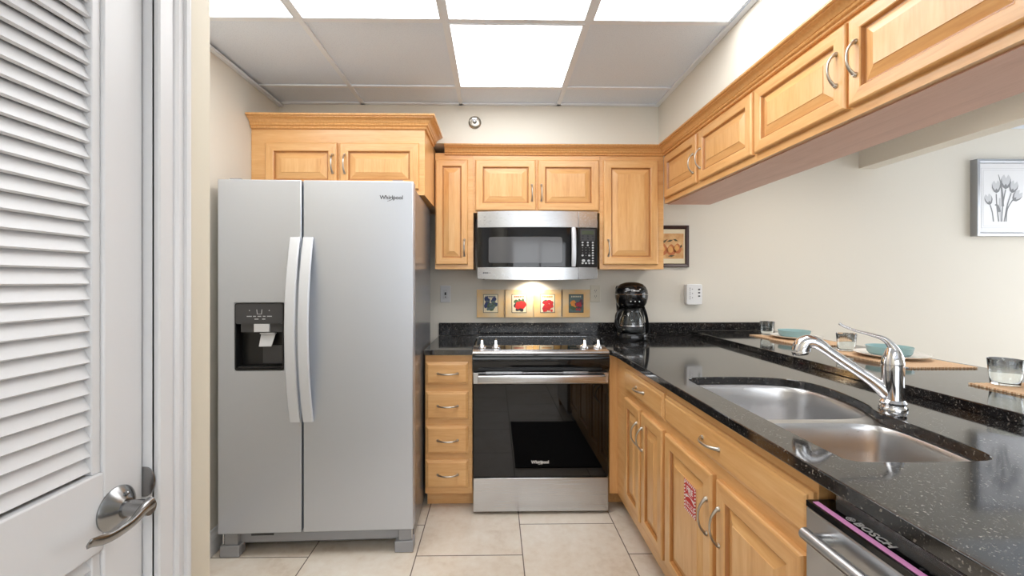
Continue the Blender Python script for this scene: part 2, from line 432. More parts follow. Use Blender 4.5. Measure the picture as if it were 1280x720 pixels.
# lever handle
h = B(); h.lathe([(.0405, 0), (.0405, .003), (.038, .006), (.022, .018), (.018, .021)], (0, 0, 0), 40, 'y')
rose = h.done('lever_handle', 'dark_nickel', door, 35, loc=(DX, .8105, .864), rot=(0, 0, PI/2))
h = B(); h.lathe([(.0145, .018), (.0145, .06), (.0135, .066)], (0, 0, 0), 28, 'y'); h.done('spindle', 'dark_nickel', rose, 35)
pts = smooth_path([(.006, -.058, .004), (-.012, -.061, .002), (-.035, -.06, -.008), (-.06, -.056, -.013), (-.078, -.052, -.012), (-.095, -.05, -.006), (-.108, -.05, -.003)], 6)
nP = len(pts)
h = B(); h.tube(pts, [.0145-.006*min(1, i/nP*1.2)-(.004 if i > nP-3 else 0) for i in range(nP)], 14, [.75-.42*min(1, i/nP*2) for i in range(nP)], up=(0, 1, .35)); h.done('lever', 'dark_nickel', rose, 60)
h = B(); h.lathe([(.004, .014), (.004, .019), (.002, .021)], (.004, 0, .026), 12, 'y'); h.done('privacy_pin', 'dark_nickel', rose, 35)
# jamb, casing, strike plate
b = B(); b.box(-.80, -.705, .8735, .892, 0, 2.05)
b.box(-.80, -.758, .862, .8735, 0, 2.05)
struct(b.done('trim_3', 'paint_white'))
cas = [(.878, 0), (.878, .008), (.881, .011), (.912, .012), (.914, .009), (.917, .009), (.919, .013), (.926, .016), (.942, .010), (.947, .010), (.949, .016), (.955, .018), (.962, .016), (.966, .012), (.966, 0)]
b = B(); b.rings([[(-.7045+x, y, z) for y, x in cas] for z in (.001, 2.14)])
struct(b.done('trim_4', 'paint_white', smooth=25))
poly = [(-.737, .878), (-.712, .878)]
b = B(); pl = []
for k in range(13):
    a = -PI/2+PI*k/12; pl.append((-.716+.018*math.cos(a), .885+.03*math.sin(a)))
pl = [(-.74, .855)]+pl+[(-.74, .915)]
b.rings([[(x, .8732, z) for x, z in pl], [(x, .8702, z) for x, z in pl]])
tag(b.done('strike_plate', 'dark_nickel'), 'dark curved metal strike plate on the white door jamb', 'strike plate')

# ------------------------------------------------------------------ cabinet parts
def panel_door(parent, x, z, wd, ht, st=.052, t=.019, name='door'):
    b = B()
    s = st
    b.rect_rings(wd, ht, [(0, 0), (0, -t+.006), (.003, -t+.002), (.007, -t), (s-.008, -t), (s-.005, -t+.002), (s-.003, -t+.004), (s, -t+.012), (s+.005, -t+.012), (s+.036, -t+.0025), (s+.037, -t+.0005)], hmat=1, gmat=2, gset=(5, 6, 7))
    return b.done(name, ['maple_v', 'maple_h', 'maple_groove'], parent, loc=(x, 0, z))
def drawer_front(parent, x, z, wd, ht, t=.019, name='drawer'):
    b = B()
    b.rect_rings(wd, ht, [(0, 0), (0, -t+.010), (.004, -t+.0075), (.009, -t+.006), (.010, -t+.003), (.014, -t+.0005), (.018, -t)])
    return b.done(name, ['maple_h'], parent, loc=(x, 0, z))
def pull(parent, x, z, vertical=True, L_=.1, y=-.019):
    b = B(); n = 14; pts = []; rr = []; fl = []
    for k in range(n+1):
        u = -1+2*k/n; pts.append((u*L_/2, y-.004-.024*(1-abs(u)**2.6), 0)); e = abs(u)
        rr.append(.0042+.0022*e**4); fl.append(.8)
    b.tube(pts, rr, 10, fl, up=(0, -1, .01))
    for s_ in (-1, 1): b.lathe([(.0075, 0), (.0078, .002), (.006, .006), (.004, .009)], (s_*L_/2, y, 0), 16, 'y')
    return b.done('handle', 'nickel', parent, 50, loc=(x, 0, z), rot=(0, PI/2, 0) if vertical else None)
def carcass(parent, wd, dp, ht, z0=0, frame=.02, toe=False, under=False, hollow=False):
    b = B()
    if hollow:
        for bx in ((0, .016, .0195, dp, z0, ht-.012), (wd-.016, wd, .0195, dp, z0, ht-.012), (.016, wd-.016, .0195, dp, z0, z0+.016), (.016, wd-.016, dp-.01, dp, z0+.016, ht-.012)): b.box(*bx)
    else: b.box(0, wd, .0195, dp, z0, ht)
    o = b.done('body', 'maple_v', parent)
    b = B(); b.box(0, wd, 0, .019, z0, ht); b.done('face_frame', 'maple_h', parent)
    if toe: B().box(.0, wd, .075, .095, .002, z0-.001).done('toe_kick', 'maple_h', parent)
    if under:
        B().box(.0, wd, .021, dp, z0-.004, z0-.0005).done('underside_panel', 'maple_under', parent)
    return o

# --- wall cabinet over the refrigerator
t = thing('wall_cabinet', 'tall-set maple wall cabinet with two doors above the refrigerator', 'cabinet', (-1.343, 2.334, 1.774))
W_ = .952
carcass(t, W_, .664, .372)
for x0, x1, hx in ((.082, .474, .37), (.488, .920, .03)):
    dr = panel_door(t, x0, .031, x1-x0, .253)
    pull(dr, hx if hx > .1 else hx, .135, True)
crp = [(0, 0), (.009, .0), (.013, .004), (.014, .009), (.011, .014), (.013, .016), (.02, .018), (.023, .024), (.021, .03), (.025, .032), (.03, .042), (.04, .051), (.05, .055), (.052, .056), (.052, .061), (.06, .062), (.063, .066), (.063, .074), (0, .074)]
b = B(); sweep(b, [(d_, .362+z*.9) for d_, z in crp], [(.002, 0), (W_, 0), (W_, .2995)], 1); b.done('crown', 'crown', t, 30)

# --- back run wall cabinets
FY = 2.70
def back_cab(x0, x1, z0, label):
    return thing('wall_cabinet', label, 'cabinet', (x0, FY, z0))
t = back_cab(-.385, -.140, 1.375, 'narrow maple wall cabinet with one tall door, left of the microwave')
carcass(t, .2445, .298, .745)
dr = panel_door(t, .005, .029, .205, .67, .047); pull(dr, .183, .107)
t = back_cab(-.1395, .6725, 1.737, 'maple wall cabinet with two short doors above the microwave')
carcass(t, .812, .298, .383)
dr = panel_door(t, .013, .012, .386, .326); pull(dr, .361, .113)
dr = panel_door(t, .413, .012, .391, .326); pull(dr, .022, .113)
t = back_cab(.6735, 1.088, 1.375, 'maple wall cabinet with one wide tall door, right of the microwave')
carcass(t, .4145, .298, .745)
dr = panel_door(t, .022, .029, .352, .67, .054); pull(dr, .03, .107)

# --- right run wall cabinets (face -X)
FX = 1.094
def right_cab(ytop, label): return thing('wall_cabinet', label, 'cabinet', (FX, ytop, 1.797), -PI/2)
t = right_cab(2.698, 'far short maple wall cabinet with two doors over the bar, next to the corner')
carcass(t, .955, .295, .323, under=True)
dr = panel_door(t, .031, .03, .426, .264, .05); pull(dr, .4, .11)
dr = panel_door(t, .484, .03, .464, .264, .05); pull(dr, .026, .115)
t = right_cab(1.742, 'near short maple wall cabinet with two wide doors over the sink and bar')
carcass(t, .945, .295, .323, under=True)
dr = panel_door(t, .008, .03, .457, .264, .05); pull(dr, .425, .135)
dr = panel_door(t, .475, .03, .457, .264, .05); pull(dr, .03, .135)
# crown along back and right runs
b = B(); sweep(b, [(d_, 2.106+z*.76) for d_, z in crp], [(-.322, FY), (FX, FY), (FX, .797)], 1)
tag(b.done('crown_molding', 'crown', None, 30), 'curly maple crown molding running over the back and right wall cabinets', 'molding')

# --- base cabinets
t = thing('drawer_cabinet', 'narrow maple base cabinet of four drawers between refrigerator and range', 'cabinet', (-.3945, 2.376, 0))
carcass(t, .2655, .61, .883, .1, toe=True)
for z0, z1 in ((.7165, .842), (.519, .677), (.326, .4845), (.134, .292)):
    dr = drawer_front(t, .0045, z0, .238, z1-z0); pull(dr, .124, (z1-z0)/2, False, .11)
BXF = .690
t = thing('base_cabinet', 'maple corner base cabinet with one drawer over two doors, right of the range', 'cabinet', (BXF, 2.378, 0), -PI/2)
carcass(t, .700, .60, .883, .1, toe=True)
B().box(.0, .019, -.047, -.0005, .1, .883).done('filler_panel', 'maple_v', t)
B().box(-.09, -.0755, -.045, .074, .002, .099).done('corner_toe_kick', 'maple_h', t)
dr = drawer_front(t, .196, .736, .504, .108); pull(dr, .243, .055, False, .1)
dr = panel_door(t, .196, .166, .225, .527, .05); pull(dr, .2, .408)
dr = panel_door(t, .449, .166, .24, .527, .05); pull(dr, .02, .408)
t = thing('sink_cabinet', 'maple sink base cabinet with a false drawer front and two wide doors', 'cabinet', (BXF, 1.677, 0), -PI/2)
carcass(t, .792, .60, .883, .1, toe=True, hollow=True)
dr = drawer_front(t, .012, .736, .776, .108, name='false_drawer_front'); pull(dr, .365, .055, False, .1)
dr = panel_door(t, .018, .166, .36, .527, .055); pull(dr, .336, .385, True, .11)
stk = B(); stk.box(0, .085, -.0008, 0, 0, .105)
sticker = stk.done('sticker', 'red', dr, loc=(.180, -.0195, .329), label='red and white striped fire extinguisher sticker')
b = B()
def dash(cx, cz, sl, wd=.0052, ln=.009, vert=False):
    if not vert: pts = [(cx-wd/2-sl, cz-ln/2), (cx+wd/2-sl, cz-ln/2), (cx+wd/2+sl, cz+ln/2), (cx-wd/2+sl, cz+ln/2)]
    else: pts = [(cx-ln/2, cz-wd/2-sl), (cx+ln/2, cz-wd/2+sl), (cx+ln/2, cz+wd/2+sl), (cx-ln/2, cz+wd/2-sl)]
    b.wallpoly(pts, -.0011, -.0008)
for k in range(8):
    dash(.006+k*.0105, .1005, .002); dash(.006+k*.0105, .0045, .002)
for k in range(8):
    dash(.0045, .014+k*.0112, .002, vert=True); dash(.0805, .014+k*.0112, .002, vert=True)
arc = []
for k in range(13):
    u = k/12; arc.append((.011+.063*u, .043+.012*math.sin(PI*u)))
b.wallpoly(arc+[(x, z+.012) for x, z in arc[::-1]], -.0011, -.0008)
b.wallpoly([(.012, .016), (.073, .016), (.073, .034), (.012, .034)], -.0011, -.0008)
# stripes, arched band, lettering: one printed sub-part each is too deep, so the marks live in one mesh
me_st = b
marks = me_st.done('sticker_stripes', 'white_print', dr, loc=(.180, -.0195, .329))
text('sticker_lettering', 'FIRE', .026, 'white_print', dr, (.180+.0425, -.0206, .329+.078), ext=.0003)
text('sticker_lettering', 'EXTINGUISHER', .0088, 'red', dr, (.180+.0425, -.0209, .329+.0605), ext=.0003)
text('sticker_lettering', 'INSIDE', .0185, 'red', dr, (.180+.0425, -.0209, .329+.0253), ext=.0003)
dr = panel_door(t, .405, .166, .36, .527, .055); pull(dr, .022, .392, True, .11)

# --- dishwasher
DY = .872
t = thing('dishwasher', 'stainless dishwasher with black top controls under the counter, right foreground', 'dishwasher', (.652, DY, -.008), -PI/2)
DWW = .6
B().box(.002, DWW-.002, .062, .60, .1, .872).done('body', 'black', t)
dr = B().box(0, DWW, 0, .058, .11, .832).done('door', 'steel_v', t, bevel=.003)
cp = B().box(0, DWW, 0, .058, .833, .846).done('control_panel', 'black_gloss', t, bevel=.001)
B().box(.012, DWW-.012, .0055, .0175, .8462, .8475).done('protective_strip', 'pink', t, label='pink protective strip')
text('lettering', 'BOSCH', .021, 'label_white', cp, (.125, .031, .8466), (0, 0, 0), sx=1.1)
b = B(); b.lathe([(.0062, .8461), (.0062, .8467), (.0075, .8467), (.0075, .8461)], (.075, .031, 0), 24, cap0=False, cap1=False); b.box(.071, .079, .0303, .0317, .8461, .8467); b.box(.0722, .0734, .027, .035, .8461, .8467); b.box(.0766, .0778, .027, .035, .8461, .8467); b.done('emblem', 'label_white', cp)
for x, y in ((.215, .026), (.225, .032), (.265, .036), (.36, .022), (.37, .022), (.38, .022), (.36, .03), (.37, .03), (.38, .03), (.4, .036)):
    B().cyl((x, y, .8461), (x, y, .8466), .0032, n=12).done('button', 'label_dark' if x < .26 else 'button', cp)
B().box(.01, DWW-.01, .056, .072, .845, .862).done('steel_trim', 'steel', t)
b = B(); b.tube([(.036, -.03, .797), (DWW-.036, -.03, .797)], .012, 20)
b.tube([(.06, 0, .797), (.06, -.028, .797)], .013, 16); b.tube([(DWW-.06, 0, .797), (DWW-.06, -.028, .797)], .013, 16)
b.done('handle', 'steel_v', dr, 40)
B().box(.02, DWW-.02, .07, .085, .003, .098).done('toe_kick', 'black', t)
t = tag(B().box(.672, 1.29, .225, .268, .002, .883).done('end_panel', 'maple_v'), 'maple end panel closing the counter beyond the dishwasher', 'cabinet')

# ------------------------------------------------------------------ granite
o = slab('countertop', [[(-.398, 2.347), (-.129, 2.347), (-.129, 2.976), (-.398, 2.976)]], .884, .914, 'granite')
tag(o, 'small black granite countertop piece over the four-drawer cabinet', 'countertop')
cut = [(.757, .888), (.80, .877), (.95, .876), (1.04, .880), (1.078, .897), (1.094, .94), (1.104, 1.0), (1.110, 1.08), (1.115, 1.16), (1.122, 1.22), (1.15, 1.275), (1.172, 1.345), (1.187, 1.42), (1.192, 1.50), (1.176, 1.58), (1.12, 1.635), (1.03, 1.66), (.93, 1.666), (.83, 1.662), (.768, 1.645), (.7515, 1.60), (.750, 1.45), (.750, 1.25), (.750, 1.05), (.7505, .93)]
cutS = smooth_loop(cut, 4)
Lp = [(-.128, 2.874), (.6365, 2.874), (.6365, 2.375), (.638, 2.350), (.642, 2.330), (.650, 2.300), (.655, 2.260), (.655, .222), (1.424, .222), (1.424, 2.976), (-.128, 2.976)]
o = slab('countertop', [Lp, cutS], .884, .914, 'granite')
tag(o, 'long black granite countertop with the sink cutout, running from the back wall to the foreground', 'countertop')
o = slab('bar_top', [[(1.396, .24), (2.0, .24), (2.0, 2.975), (1.396, 2.975)]], .9145, .9445, 'granite')
tag(o, 'raised black granite bar top set with placemats beyond the sink', 'bar top')
tag(B().box(-.398, 1.449, 2.977, 2.999, .9145, 1.003).done('backsplash', 'granite_splash', None, bevel=.002), 'long low black granite backsplash strip behind the range and coffee maker', 'backsplash')
tag(B().box(1.4505, 2.0, 2.977, 2.999, .945, 1.003).done('backsplash', 'granite_splash', None, bevel=.002), 'short black granite backsplash at the far end of the raised bar', 'backsplash')

# ------------------------------------------------------------------ sink
t = thing('sink', 'double-bowl stainless undermount sink in the black granite', 'sink', (0, 0, 0))
def resample_offset(loop, d):
    c = Vector((sum(p[0] for p in loop)/len(loop), sum(p[1] for p in loop)/len(loop))); n = len(loop); out = []
    for i in range(n):
        a = Vector(loop[i-1]); b_ = Vector(loop[(i+1) % n]); tt = (b_-a).normalized(); nn = Vector((tt.y, -tt.x))
        if nn.dot(Vector(loop[i])-c) < 0: nn = -nn
        q = Vector(loop[i])+nn*d; out.append((q.x, q.y))
    return out
far = smooth_loop([(.757, 1.255), (.79, 1.242), (.9, 1.24), (1.03, 1.241), (1.10, 1.252), (1.145, 1.285), (1.168, 1.345), (1.182, 1.42), (1.187, 1.50), (1.171, 1.577), (1.117, 1.63), (1.03, 1.655), (.93, 1.661), (.83, 1.657), (.772, 1.64), (.7555, 1.60), (.754, 1.45), (.754, 1.33)], 4)
near = smooth_loop([(.762, .893), (.80, .882), (.95, .881), (1.035, .885), (1.073, .902), (1.089, .945), (1.098, 1.0), (1.104, 1.07), (1.104, 1.13), (1.088, 1.178), (1.04, 1.202), (.95, 1.208), (.85, 1.208), (.79, 1.206), (.757, 1.19), (.754, 1.12), (.754, 1.02), (.7545, .94)], 4)
deck = slab('rim', [[(.735, .872), (1.21, .872), (1.21, 1.674), (.735, 1.674)], far, near], .8795, .8835, 'sink_steel', .0008, t)
for nm, lp in (('bowl', far), ('bowl', near)):
    b = B(); cx = sum(p[0] for p in lp)/len(lp); cy = sum(p[1] for p in lp)/len(lp)
    def ring(d, z): return [(x, y, z) for x, y in resample_offset(lp, d)]
    def sc(k, z): return [(cx+(x-cx)*k, cy+(y-cy)*k, z) for x, y in lp]
    b.rings([ring(.0005, .8835), ring(-.003, .878), ring(-.006, .868), ring(-.009, .80), ring(-.012, .735), ring(-.018, .715), ring(-.028, .704), sc(.8, .699), sc(.5, .697), sc(.16, .695)], cap0=False, cap1=True)
    bw = b.done(nm, 'sink_steel', t, 40)
    B().lathe([(.04, .6965), (.04, .699), (.032, .699), (.03, .6975), (.001, .6975)], (cx, cy, 0), 24).done('drain', 'chrome', bw, 40)

# ------------------------------------------------------------------ faucet
FB = Vector((1.187, 1.236, .9145))
t = thing('faucet', 'chrome single-lever pull-out kitchen faucet behind the sink', 'faucet', FB)
B().lathe([(.034, 0), (.034, .006), (.031, .011), (.028, .012), (.031, .018), (.032, .022), (.029, .027), (.0265, .03)], n=36).done('base', 'chrome', t, 40)
B().lathe([(.0262, .028), (.026, .09), (.027, .115), (.0275, .128), (.0275, .130), (.026, .131), (.026, .133), (.0275, .134)], n=36).done('body', 'chrome', t, 40)
B().lathe([(.0272, .1345), (.0272, .14), (.024, .155), (.019, .17), (.015, .18), (.011, .187), (.003, .19)], n=36).done('cap', 'chrome', t, 40)
dv = Vector((-.168, .112, 0)).normalized()
def fp(r, z): return dv*r+Vector((0, 0, z))
sp = smooth_path([fp(-.005, .035), fp(.012, .045), fp(.028, .062), fp(.05, .082), fp(.085, .108), fp(.13, .142), fp(.165, .170)], 5)
nS = len(sp)
B().tube(sp, [.024-.009*min(1, i/nS*1.6) for i in range(nS)], 20).done('spout', 'chrome', t, 60)
hp = smooth_path([fp(.158, .164), fp(.175, .178), fp(.192, .186), fp(.208, .184), fp(.219, .172), fp(.224, .155), fp(.222, .147)], 4)
nH = len(hp)
hd = B().tube(hp, [.016+.010*min(1, i/nH*1.5) for i in range(nH)], 20).done('spray_head', 'chrome', t, 50)
B().tube([fp(.2225, .1465), fp(.2215, .141)], [.021, .018], 20).done('nozzle', 'black', hd, 40)
lv = smooth_path([fp(-.008, .150), fp(-.004, .172), fp(.004, .190), fp(.02, .208), fp(.05, .219), fp(.09, .230), fp(.118, .243), fp(.126, .250)], 5)
nL = len(lv)
B().tube(lv, [.019-.0125*min(1, i/nL*1.5) for i in range(nL)], 16, [1.0-.4*min(1, i/nL*2) for i in range(nL)]).done('lever', 'chrome', t, 60)
B().cyl((.024, -.006, .124), (.036, -.009, .124), .0035, n=12).done('set_screw', 'chrome', t, 40)

# ------------------------------------------------------------------ refrigerator
TH = .032
t = thing('refrigerator', 'stainless side-by-side refrigerator with ice and water dispenser at left', 'refrigerator', (-1.291, 1.972, 0), TH)
FW = .902
B().box(.008, FW-.008, .072, .73, .03, 1.757).done('body', 'fridge_side', t, bevel=.004)
def fdoor(x0, x1, hole=None):
    b = B(); z0, z1 = .118, 1.772; y0, y1 = 0, .066
    if hole is None: b.box(x0, x1, y0, y1, z0, z1)
    else:
        hx0, hx1, hz0, hz1, dep = hole
        xs = (x0, hx0, hx1, x1); zs = (z0, hz0, hz1, z1)
        V = {(i, k): b.v((xs[i], y0, zs[k])) for i in range(4) for k in range(4)}
        for i in range(3):
            for k in range(3):
                if (i, k) != (1, 1): b.f([V[i, k], V[i+1, k], V[i+1, k+1], V[i, k+1]])
        H4 = [V[1, 1], V[2, 1], V[2, 2], V[1, 2]]; D4 = [b.v((q.co.x, dep, q.co.z)) for q in H4]
        for k in range(4): b.f([H4[k], H4[(k+1) % 4], D4[(k+1) % 4], D4[k]])
        b.f(D4)
        O = [b.v(p) for p in ((x0, y1, z0), (x1, y1, z0), (x1, y1, z1), (x0, y1, z1))]
        b.f(O[::-1])
        b.f([V[0, 0], O[0], O[1], V[3, 0], V[2, 0], V[1, 0]]); b.f([V[0, 3], V[1, 3], V[2, 3], V[3, 3], O[2], O[3]])
        b.f([V[0, 0], V[0, 1], V[0, 2], V[0, 3], O[3], O[0]]); b.f([V[3, 0], O[1], O[2], V[3, 3], V[3, 2], V[3, 1]])
    return b.done('freezer_door' if hole else 'fresh_food_door', 'fridge_steel', t, bevel=.004)
hx0, hx1, hz0, hz1 = .077, .301, .879, 1.196
fd = fdoor(0, .382, (hx0, hx1, hz0, hz1, .058)); rd = fdoor(.391, FW)
B().box(.004, FW-.004, .0665, .0715, .125, 1.765).done('door_gasket', 'soft_black', t)
# dispenser
b = B(); i = .001
X0, X1, Z0, Z1 = hx0+i, hx1-i, hz0+i, hz1-i
def rrect(x0, x1, z0, z1, r, n=5):
    out = []
    for cx, cz, a0 in ((x1-r, z1-r, 0), (x0+r, z1-r, 90), (x0+r, z0+r, 180), (x1-r, z0+r, 270)):
        for k in range(n+1):
            a = math.radians(a0+90*k/n); out.append((cx+r*math.cos(a), cz+r*math.sin(a)))
    return out
b.rings([[(x, y, z) for x, z in rrect(X0+k, X1-k, Z0+k, Z1-k, .012)] for k, y in ((0, .05), (0, -.0015), (.003, -.0025), (.005, -.0015))]+[[(x, y, z) for x, z in rrect(X0+k, X1-k, Z0+k, Z1-k, .01)] for k, y in ((.006, .0), (.008, .05))], cap0=False)
disp = b.done('dispenser', 'black', fd, 35)
cpz = 1.098
b = B(); b.wallpoly(rrect(X0+.005, X1-.005, cpz, Z1-.005, .008), -.002, .02); b.box(X0+.024, X1-.006, .008, .03, cpz-.04, cpz-.001)
b.done('dispenser_panel', 'charcoal', fd)
b = B(); cx = (X0+X1)/2+.002
b.wallpoly([(cx-.013, 1.165), (cx-.0105, 1.165), (cx-.0085, 1.144), (cx-.011, 1.144)], -.0028, -.002); b.wallpoly([(cx+.0105, 1.165), (cx+.013, 1.165), (cx+.011, 1.144), (cx+.0085, 1.144)], -.0028, -.002); b.box(cx-.011, cx+.011, -.0028, -.002, 1.1425, 1.1445); b.done('glass_icon', 'button', fd)
for x, z, w2 in ((-.045, 1.16, .002), (.045, 1.16, .002), (-.046, 1.133, .011), (-.022, 1.133, .006), (0, 1.133, .008), (.022, 1.133, .006), (.046, 1.133, .011), (-.013, 1.12, .009), (.02, 1.12, .007)):
    B().box(cx+x-w2, cx+x+w2, -.0028, -.002, z-.002, z+.002).done('key_marking', 'button', fd)
b = B(); b.box(cx-.026, cx+.044, -.002, .028, cpz-.039, cpz-.0005); b.done('ice_chute', 'pale_grey', fd, bevel=.002)
b = B(); b.rings([[(cx+x, y, z) for x, y, z in r] for r in (((-.004, .02, cpz-.05), (.062, .02, cpz-.05), (.062, .026, cpz-.05), (-.004, .026, cpz-.05)), ((-.008, .006, cpz-.108), (.05, .006, cpz-.108), (.05, .012, cpz-.108), (-.008, .012, cpz-.108)))])
b.box(cx-.005, cx+.064, .01, .03, cpz-.05, cpz-.043)
b.done('dispenser_paddle', 'pale_grey', fd, bevel=.002)
B().box(cx+.0, X1-.009, .03, .048, Z0+.028, Z0+.112).done('dispenser_back_plate', 'charcoal', fd)
B().box(X0+.01, X1-.01, .004, .046, Z0+.01, Z0+.018).done('drip_tray', 'black', fd)
# handles
def fhandle(parent, x):
    n = 20; pts = []; z0, z1 = .640, 1.502
    for k in range(n+1):
        u = -1+2*k/n; pts.append((x, -.012-.058*(1-u*u), (z0+z1)/2+u*(z1-z0)/2))
    b = B(); rs = []
    for k, p in enumerate(pts):
        hw = .0235; th = .009
        rs.append([(p[0]-hw, p[1]+th, p[2]), (p[0]-hw, p[1]+.002, p[2]), (p[0]-hw+.004, p[1]-.002, p[2]), (p[0]+hw-.004, p[1]-.002, p[2]), (p[0]+hw, p[1]+.002, p[2]), (p[0]+hw, p[1]+th, p[2])])
    b.rings(rs)
    b.box(x-.018, x+.018, -.010, -.0005, z0+.001, z0+.05); b.box(x-.018, x+.018, -.010, -.0005, z1-.05, z1-.001)
    b.done('handle', 'handle_grey', parent, 40)
fhandle(fd, .357); fhandle(rd, .4165)
text('lettering', 'Whirlpool', .026, 'label_dark', rd, (.800, -.0006, 1.693), ext=.0004)
b = B(); arc = smooth_path([(.781, -.0008, 1.676), (.795, -.0008, 1.680), (.808, -.0008, 1.690), (.813, -.0008, 1.702)], 6); b.tube(arc, .0009, 6); b.done('logo_swoosh', 'label_dark', rd)
# base
b = B(); b.box(.06, FW-.06, .045, .07, .052, .112); b.done('base_grille', 'fridge_grey', t, bevel=.002)
b = B()
for k in range(5): b.box(.13, .235, .0435, .0455, .084+k*.0045, .0865+k*.0045)
b.done('grille_slots', 'soft_black', t)
for x0, x1 in ((.0, .09), (FW-.092, FW-.002)):
    B().box(x0+.002, x1, .012, .07, .002, .055).done('foot', 'fridge_grey', t, bevel=.003)
    B().box(x0+.02, x1-.01, .02, .062, .056, .111).done('hinge_block', 'fridge_grey', t, bevel=.002)
    B().cyl((x0+.012 if x0 < .1 else x1-.012, .03, .056), (x0+.012 if x0 < .1 else x1-.012, .03, .116), .007, n=12).done('hinge_pin', 'steel', t)
for x in (.05, FW-.1): B().box(x, x+.05, .01, .09, 1.7735, 1.778).done('hinge_cover', 'fridge_grey', t)

# ------------------------------------------------------------------ range
RX, RY, RW = -.1225, 2.33, .753
t = thing('range', 'black and stainless slide-in electric range below the microwave', 'range', (RX, RY, 0))
B().box(.003, RW-.003, .045, .535, .03, .899).done('body', 'black', t)
sd = B().box(0, RW, 0, .042, .018, .204).done('storage_drawer', 'steel', t, bevel=.003)
dr = B().box(.0, RW, 0, .042, .210, .727).done('oven_door', 'black_glass', t, bevel=.003)
tr = B().box(.0, RW, -.002, .042, .728, .790).done('door_trim', 'steel', dr, bevel=.002)
b = B(); b.rings([[(x, y, z) for y, z in ((-.008, .733), (-.045, .737), (-.052, .745), (-.052, .778), (-.045, .785), (-.008, .788))] for x in (.028, RW-.028)]); b.done('handle', 'steel', dr, bevel=.003)
text('lettering', 'Whirlpool', .0235, 'label_white', dr, (.372, -.0006, .292), ext=.0004)
b = B(); b.tube(smooth_path([(.362, -.0008, .279), (.372, -.0008, .282), (.381, -.0008, .290), (.385, -.0008, .300)], 5), .0009, 6); b.done('logo_swoosh', 'label_white', dr)
fas = [(.018, .794), (.004, .797), (-.006, .812), (-.012, .835), (-.012, .868), (-.008, .884), (.0, .892), (.05, .892), (.05, .794)]
b = B(); b.rings([[(x, y, z) for y, z in fas] for x in (-.004, RW+.004)]); b.done('front_fascia', 'black_gloss', t, 35)
for x0, x1 in ((.07, .27), (.50, .64)): B().box(x0, x1, -.001, .02, .7915, .7945).done('vent_louver', 'steel', t)
ct = B().box(.012, RW-.008, .112, .530, .9145, .9205).done('cooktop', 'black_glass', t, bevel=.001)
b = B(); z0, z1 = .9155, .9215
b.box(.008, .0118, .112, .534, z0, z1); b.box(RW-.0078, RW-.004, .112, .534, z0, z1); b.box(.0118, RW-.0078, .5302, .534, z0, z1); b.done('cooktop_trim', 'steel', t)
def circle_ring(b, cx, cy, r, z, wd=.0012, n=48):
    b.rings([[(cx+q*math.cos(2*PI*k/n), cy+q*math.sin(2*PI*k/n), z) for k in range(n)] for q in (r-wd, r+wd)], False, False)
b = B()
for cx, cy, r in ((.19, .22, .1), (.57, .22, .1), (.2, .42, .075), (.56, .42, .075), (.375, .44, .06)): circle_ring(b, cx, cy, r, .9208)
b.done('burner_rings', 'charcoal', ct)
# control strip, tilted a little
b = B(); b.rings([[(x, y, z) for y, z in ((-.006, .893), (-.010, .900), (.0, .9105), (.108, .925), (.108, .893))] for x in (-.004, RW+.004)]); cs = b.done('control_strip', 'steel', t, bevel=.002)
def on_strip(y): return .9105+(y/.108)*.0145
b = B(); b.rings([[(x, y, on_strip(y)+dz) for x, y in ((.155, .022), (.592, .022), (.592, .098), (.155, .098))] for dz in (.0002, .0012)]); b.done('touch_panel', 'black_glass', t)
for kx in (.048, .126, .628, .705):
    kb = B(); kb.lathe([(.024, .0), (.024, .008), (.022, .012), (.016, .016), (.015, .020)], n=28)
    kb.rings([[(x, y, .012) for x, y in rr] for rr in ([(-.007, -.018), (.007, -.018), (.007, .02), (-.007, .02)],)]+[[(x, y, .048) for x, y in [(-.005, -.008), (.005, -.008), (.005, .02), (-.005, .02)]]])
    kb.done('knob', 'chrome', t, 35, loc=(kx, .052, on_strip(.052)), rot=(.13, 0, 0))
for x in (.06, RW-.08):
    B().cyl((x, .1, .001), (x, .1, .03), .014, n=12).done('foot', 'black', t)

# ------------------------------------------------------------------ microwave
t = thing('microwave', 'stainless over-the-range microwave with a black glass door', 'microwave', (-.1125, 2.642, 1.312))
MW = .757
def bow(x): u = 2*x/MW-1; return -.034*(1-u*u)
def bowed(name, mt, x0, x1, z0, z1, off, parent, thick=.02, n=16, sag=0.0, bev=.0015):
    rs = []
    for k in range(n+1):
        x = x0+(x1-x0)*k/n; y = bow(x)+off; s_ = -sag*(1-(2*x/MW-1)**2)
        rs.append([(x, y, z0+s_), (x, y, z1), (x, y+thick, z1), (x, y+thick, z0+s_)])
    return B().rings(rs).done(name, mt, parent, 30, bevel=bev)
B().box(.004, MW-.004, .022, .35, .004, .4225).done('body', 'soft_black', t)
bowed('vent_panel', 'steel', 0, .6325, .322, .4235, 0, t); bowed('vent_panel', 'steel', .6345, MW, .322, .4235, 0, t)
dr = bowed('door', 'black_gloss', 0, .632, .074, .3205, 0, t)
cp = bowed('control_panel', 'black', .634, MW, .074, .3205, 0, t)
bowed('lower_trim', 'steel', 0, .6325, .0, .0725, -.002, t, sag=.008); bowed('lower_trim', 'steel', .6345, MW, .0, .0725, -.002, t, sag=.008)
